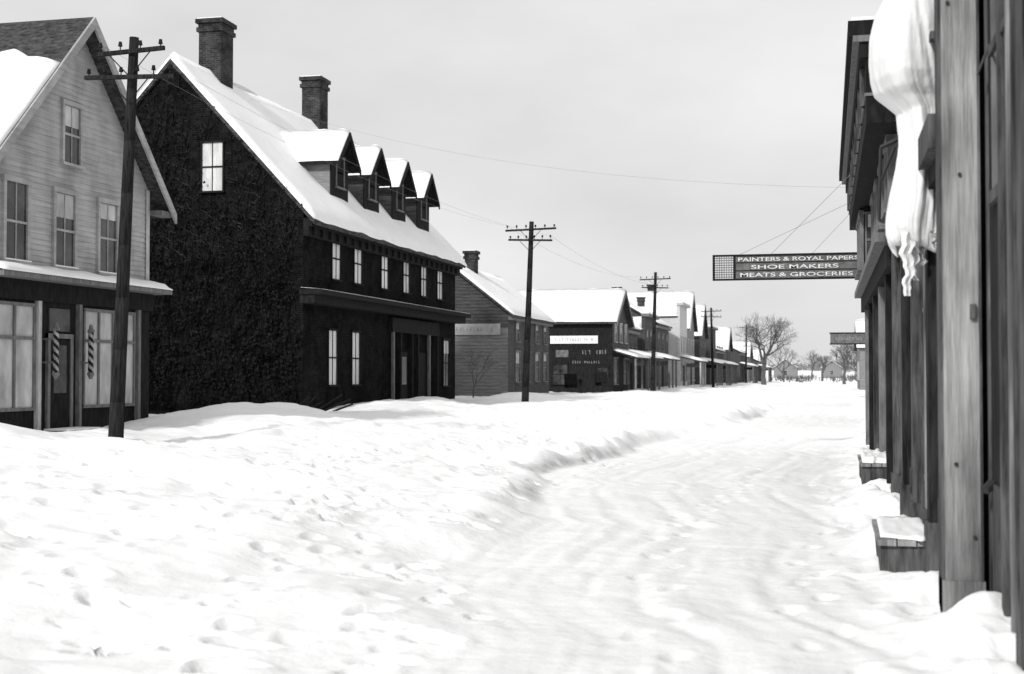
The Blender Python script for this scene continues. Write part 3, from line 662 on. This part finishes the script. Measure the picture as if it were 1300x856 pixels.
for i in range(1500):
    x=rd.uniform(-420,420);y=rd.uniform(1150,1420);z=h(x,y)-.5;H_=rd.uniform(5,11)*(1+.3*math.sin(x*.03))
    if rd.random()<.5:
        for k in range(3): A.cyl((x,y,z+H_*(.1+.25*k)),(x,y,z+H_*(.5+.25*k)),2.2*(1-.25*k),.1,5,False)
    else:
        A.cyl((x,y,z),(x,y,z+H_*.5),.5,.35,4,False)
        for k in range(9): A.cyl((x,y,z+H_*.35),(x+rd.uniform(-3,3),y,z+H_*rd.uniform(.6,1)),.5,.15,3,False)
A.obj('distant_trees',FARW,None,False,False)
g=G('rail_fence')
for i in range(26):
    x=-10+i*.9; y=345+i*.5; z=h(x,y); g('posts',BARK).box(x-.08,x+.08,y-.08,y+.08,z-.2,z+rd.uniform(.8,1.4))
    if i<25 and rd.random()<.7: g('rails',BARK).cyl((x,y,z+.8),(x+.9,y+.5,h(x+.9,y+.5)+.8),.05,.05,4)
g.done()
for (xa,ya,w_,ea,ra) in((-9,420,11,3.4,6),(5,460,10,3.2,5.6),(-30,520,14,4,7),(18,560,12,3.5,6)):
    g=G('farmhouse'); gable_y(g,xa,xa-7,ya,ya+w_,h(xa,ya)-.5,h(xa,ya)+ea,h(xa,ya)+ra,CLAPM,.3)
    window(g,FY(ya),xa-3.5,1,h(xa,ya)+1.2,h(xa,ya)+2.6,GLASSM,TRIM); g.done()
A=MB()
for i in range(260):
    x=rd.uniform(-14,14);y=rd.uniform(270,520)
    if -3.5<x<1 : continue
    z=h(x,y)
    for k in range(6): A.cyl((x,y,z-.1),(x+rd.uniform(-.6,.6),y+rd.uniform(-.4,.4),z+rd.uniform(.4,1.4)),.05,.02,3,False)
A.obj('roadside_brush',BARK,None,False,False)
# ------------------------------------------------------------------ sleighs and odds and ends
def sleigh(x,y,s=1):
    e=group('cutter_sleigh');z=h(x,y)+.02;A=MB();B=MB()
    for dx in(-.42,.42):
        pts=[(-1.0,.03),(.8,.03),(1.15,.15),(1.35,.42),(1.25,.62)]
        for p,q_ in zip(pts,pts[1:]): A.cyl((x+dx,y+p[0]*s,z+p[1]),(x+dx,y+q_[0]*s,z+q_[1]),.025,.025,6)
        for yy in(-.7,.0,.6): A.cyl((x+dx,y+yy,z+.03),(x+dx*.9,y+yy,z+.42),.02,.02,6)
    A.obj('runners',IRON,e)
    side=[(-.95,.42),(.85,.42),(1.1,.95),(.95,1.0),(.55,.62),(-.1,.62),(-.35,.85),(-.75,.95),(-1.05,1.35),(-1.15,1.3)]
    for dx in(-.42,.38): B.prism(side,lambda a,d,zz:(x+d,y+a,z+zz),dx,dx+.04)
    B.box(x-.38,x+.38,y-.95,y+.85,z+.42,z+.46);B.box(x-.38,x+.38,y-.85,y-.2,z+.62,z+.7);B.slab([(x-.38,y-.9,z+.7),(x+.38,y-.9,z+.7),(x+.38,y-1.1,z+1.35),(x-.38,y-1.1,z+1.35)],.05);B.slab([(x-.38,y+.85,z+.46),(x+.38,y+.85,z+.46),(x+.38,y+1.08,z+1.0),(x-.38,y+1.08,z+1.0)],.05)
    B.obj('body',TRIMD,e)
sleigh(-16.2,86.5); sleigh(-14.8,90)
g=G('broken_boards')
for k in range(6):
    x=-15.6+random.uniform(-.6,.6);y=38+random.uniform(-1.5,1.5); g('boards',WOODD).cyl((x,y,h(x,y)-.1),(x+random.uniform(.3,.9),y+random.uniform(.2,1.8),h(x,y)+random.uniform(.15,.6)),.04,.03,5)
g.done()
# ------------------------------------------------------------------ light, sky, camera
sv=Vector((-.26,-.74,.50)).normalized()
el=math.asin(sv.z); az=math.atan2(sv.x,sv.y)
W=bpy.data.worlds.new('World');S.world=W;W.use_nodes=True;nt=W.node_tree;N=nt.nodes;L=nt.links
bg=N['Background'];sky=N.new('ShaderNodeTexSky');sky.sky_type='NISHITA';sky.sun_disc=False;sky.sun_elevation=el;sky.sun_rotation=az
sky.air_density=1.0;sky.dust_density=3.5;sky.ozone_density=1
bw=N.new('ShaderNodeRGBToBW');L.new(sky.outputs[0],bw.inputs[0])
tc=N.new('ShaderNodeTexCoord');mp=N.new('ShaderNodeMapping');mp.inputs['Scale'].default_value=(1,1,2.2);L.new(tc.outputs['Generated'],mp.inputs[0])
no=N.new('ShaderNodeTexNoise');no.inputs['Scale'].default_value=3.2;no.inputs['Detail'].default_value=7;L.new(mp.outputs[0],no.inputs['Vector'])
mr=N.new('ShaderNodeMapRange');mr.inputs[1].default_value=.3;mr.inputs[2].default_value=.7;mr.inputs[3].default_value=6.3;mr.inputs[4].default_value=8.3;L.new(no.outputs['Fac'],mr.inputs[0])
mx=N.new('ShaderNodeMix');mx.data_type='FLOAT';mx.inputs[0].default_value=.8;L.new(bw.outputs[0],mx.inputs[2]);L.new(mr.outputs[0],mx.inputs[3])
L.new(mx.outputs[0],bg.inputs['Color']);bg.inputs['Strength'].default_value=.122
sd=bpy.data.lights.new('sun','SUN');sd.energy=2.9;sd.angle=math.radians(5);sd.color=(1,.995,.985)
so=bpy.data.objects.new('sun',sd);S.collection.objects.link(so);so.rotation_euler=sv.to_track_quat('Z','Y').to_euler();so.location=(0,-10,30)
cam=bpy.data.cameras.new('camera');co_=bpy.data.objects.new('camera',cam);S.collection.objects.link(co_)
cam.sensor_width=36;cam.lens=36*1700/1300;cam.clip_end=6000;cam.clip_start=.05
cam.dof.use_dof=True;cam.dof.focus_distance=26;cam.dof.aperture_fstop=2.2
co_.location=(0,0,1.72);co_.rotation_euler=(math.radians(91.58),0,math.radians(13.24));S.camera=co_
S.view_settings.view_transform='Standard';S.view_settings.look='None';S.view_settings.exposure=0;S.view_settings.gamma=1
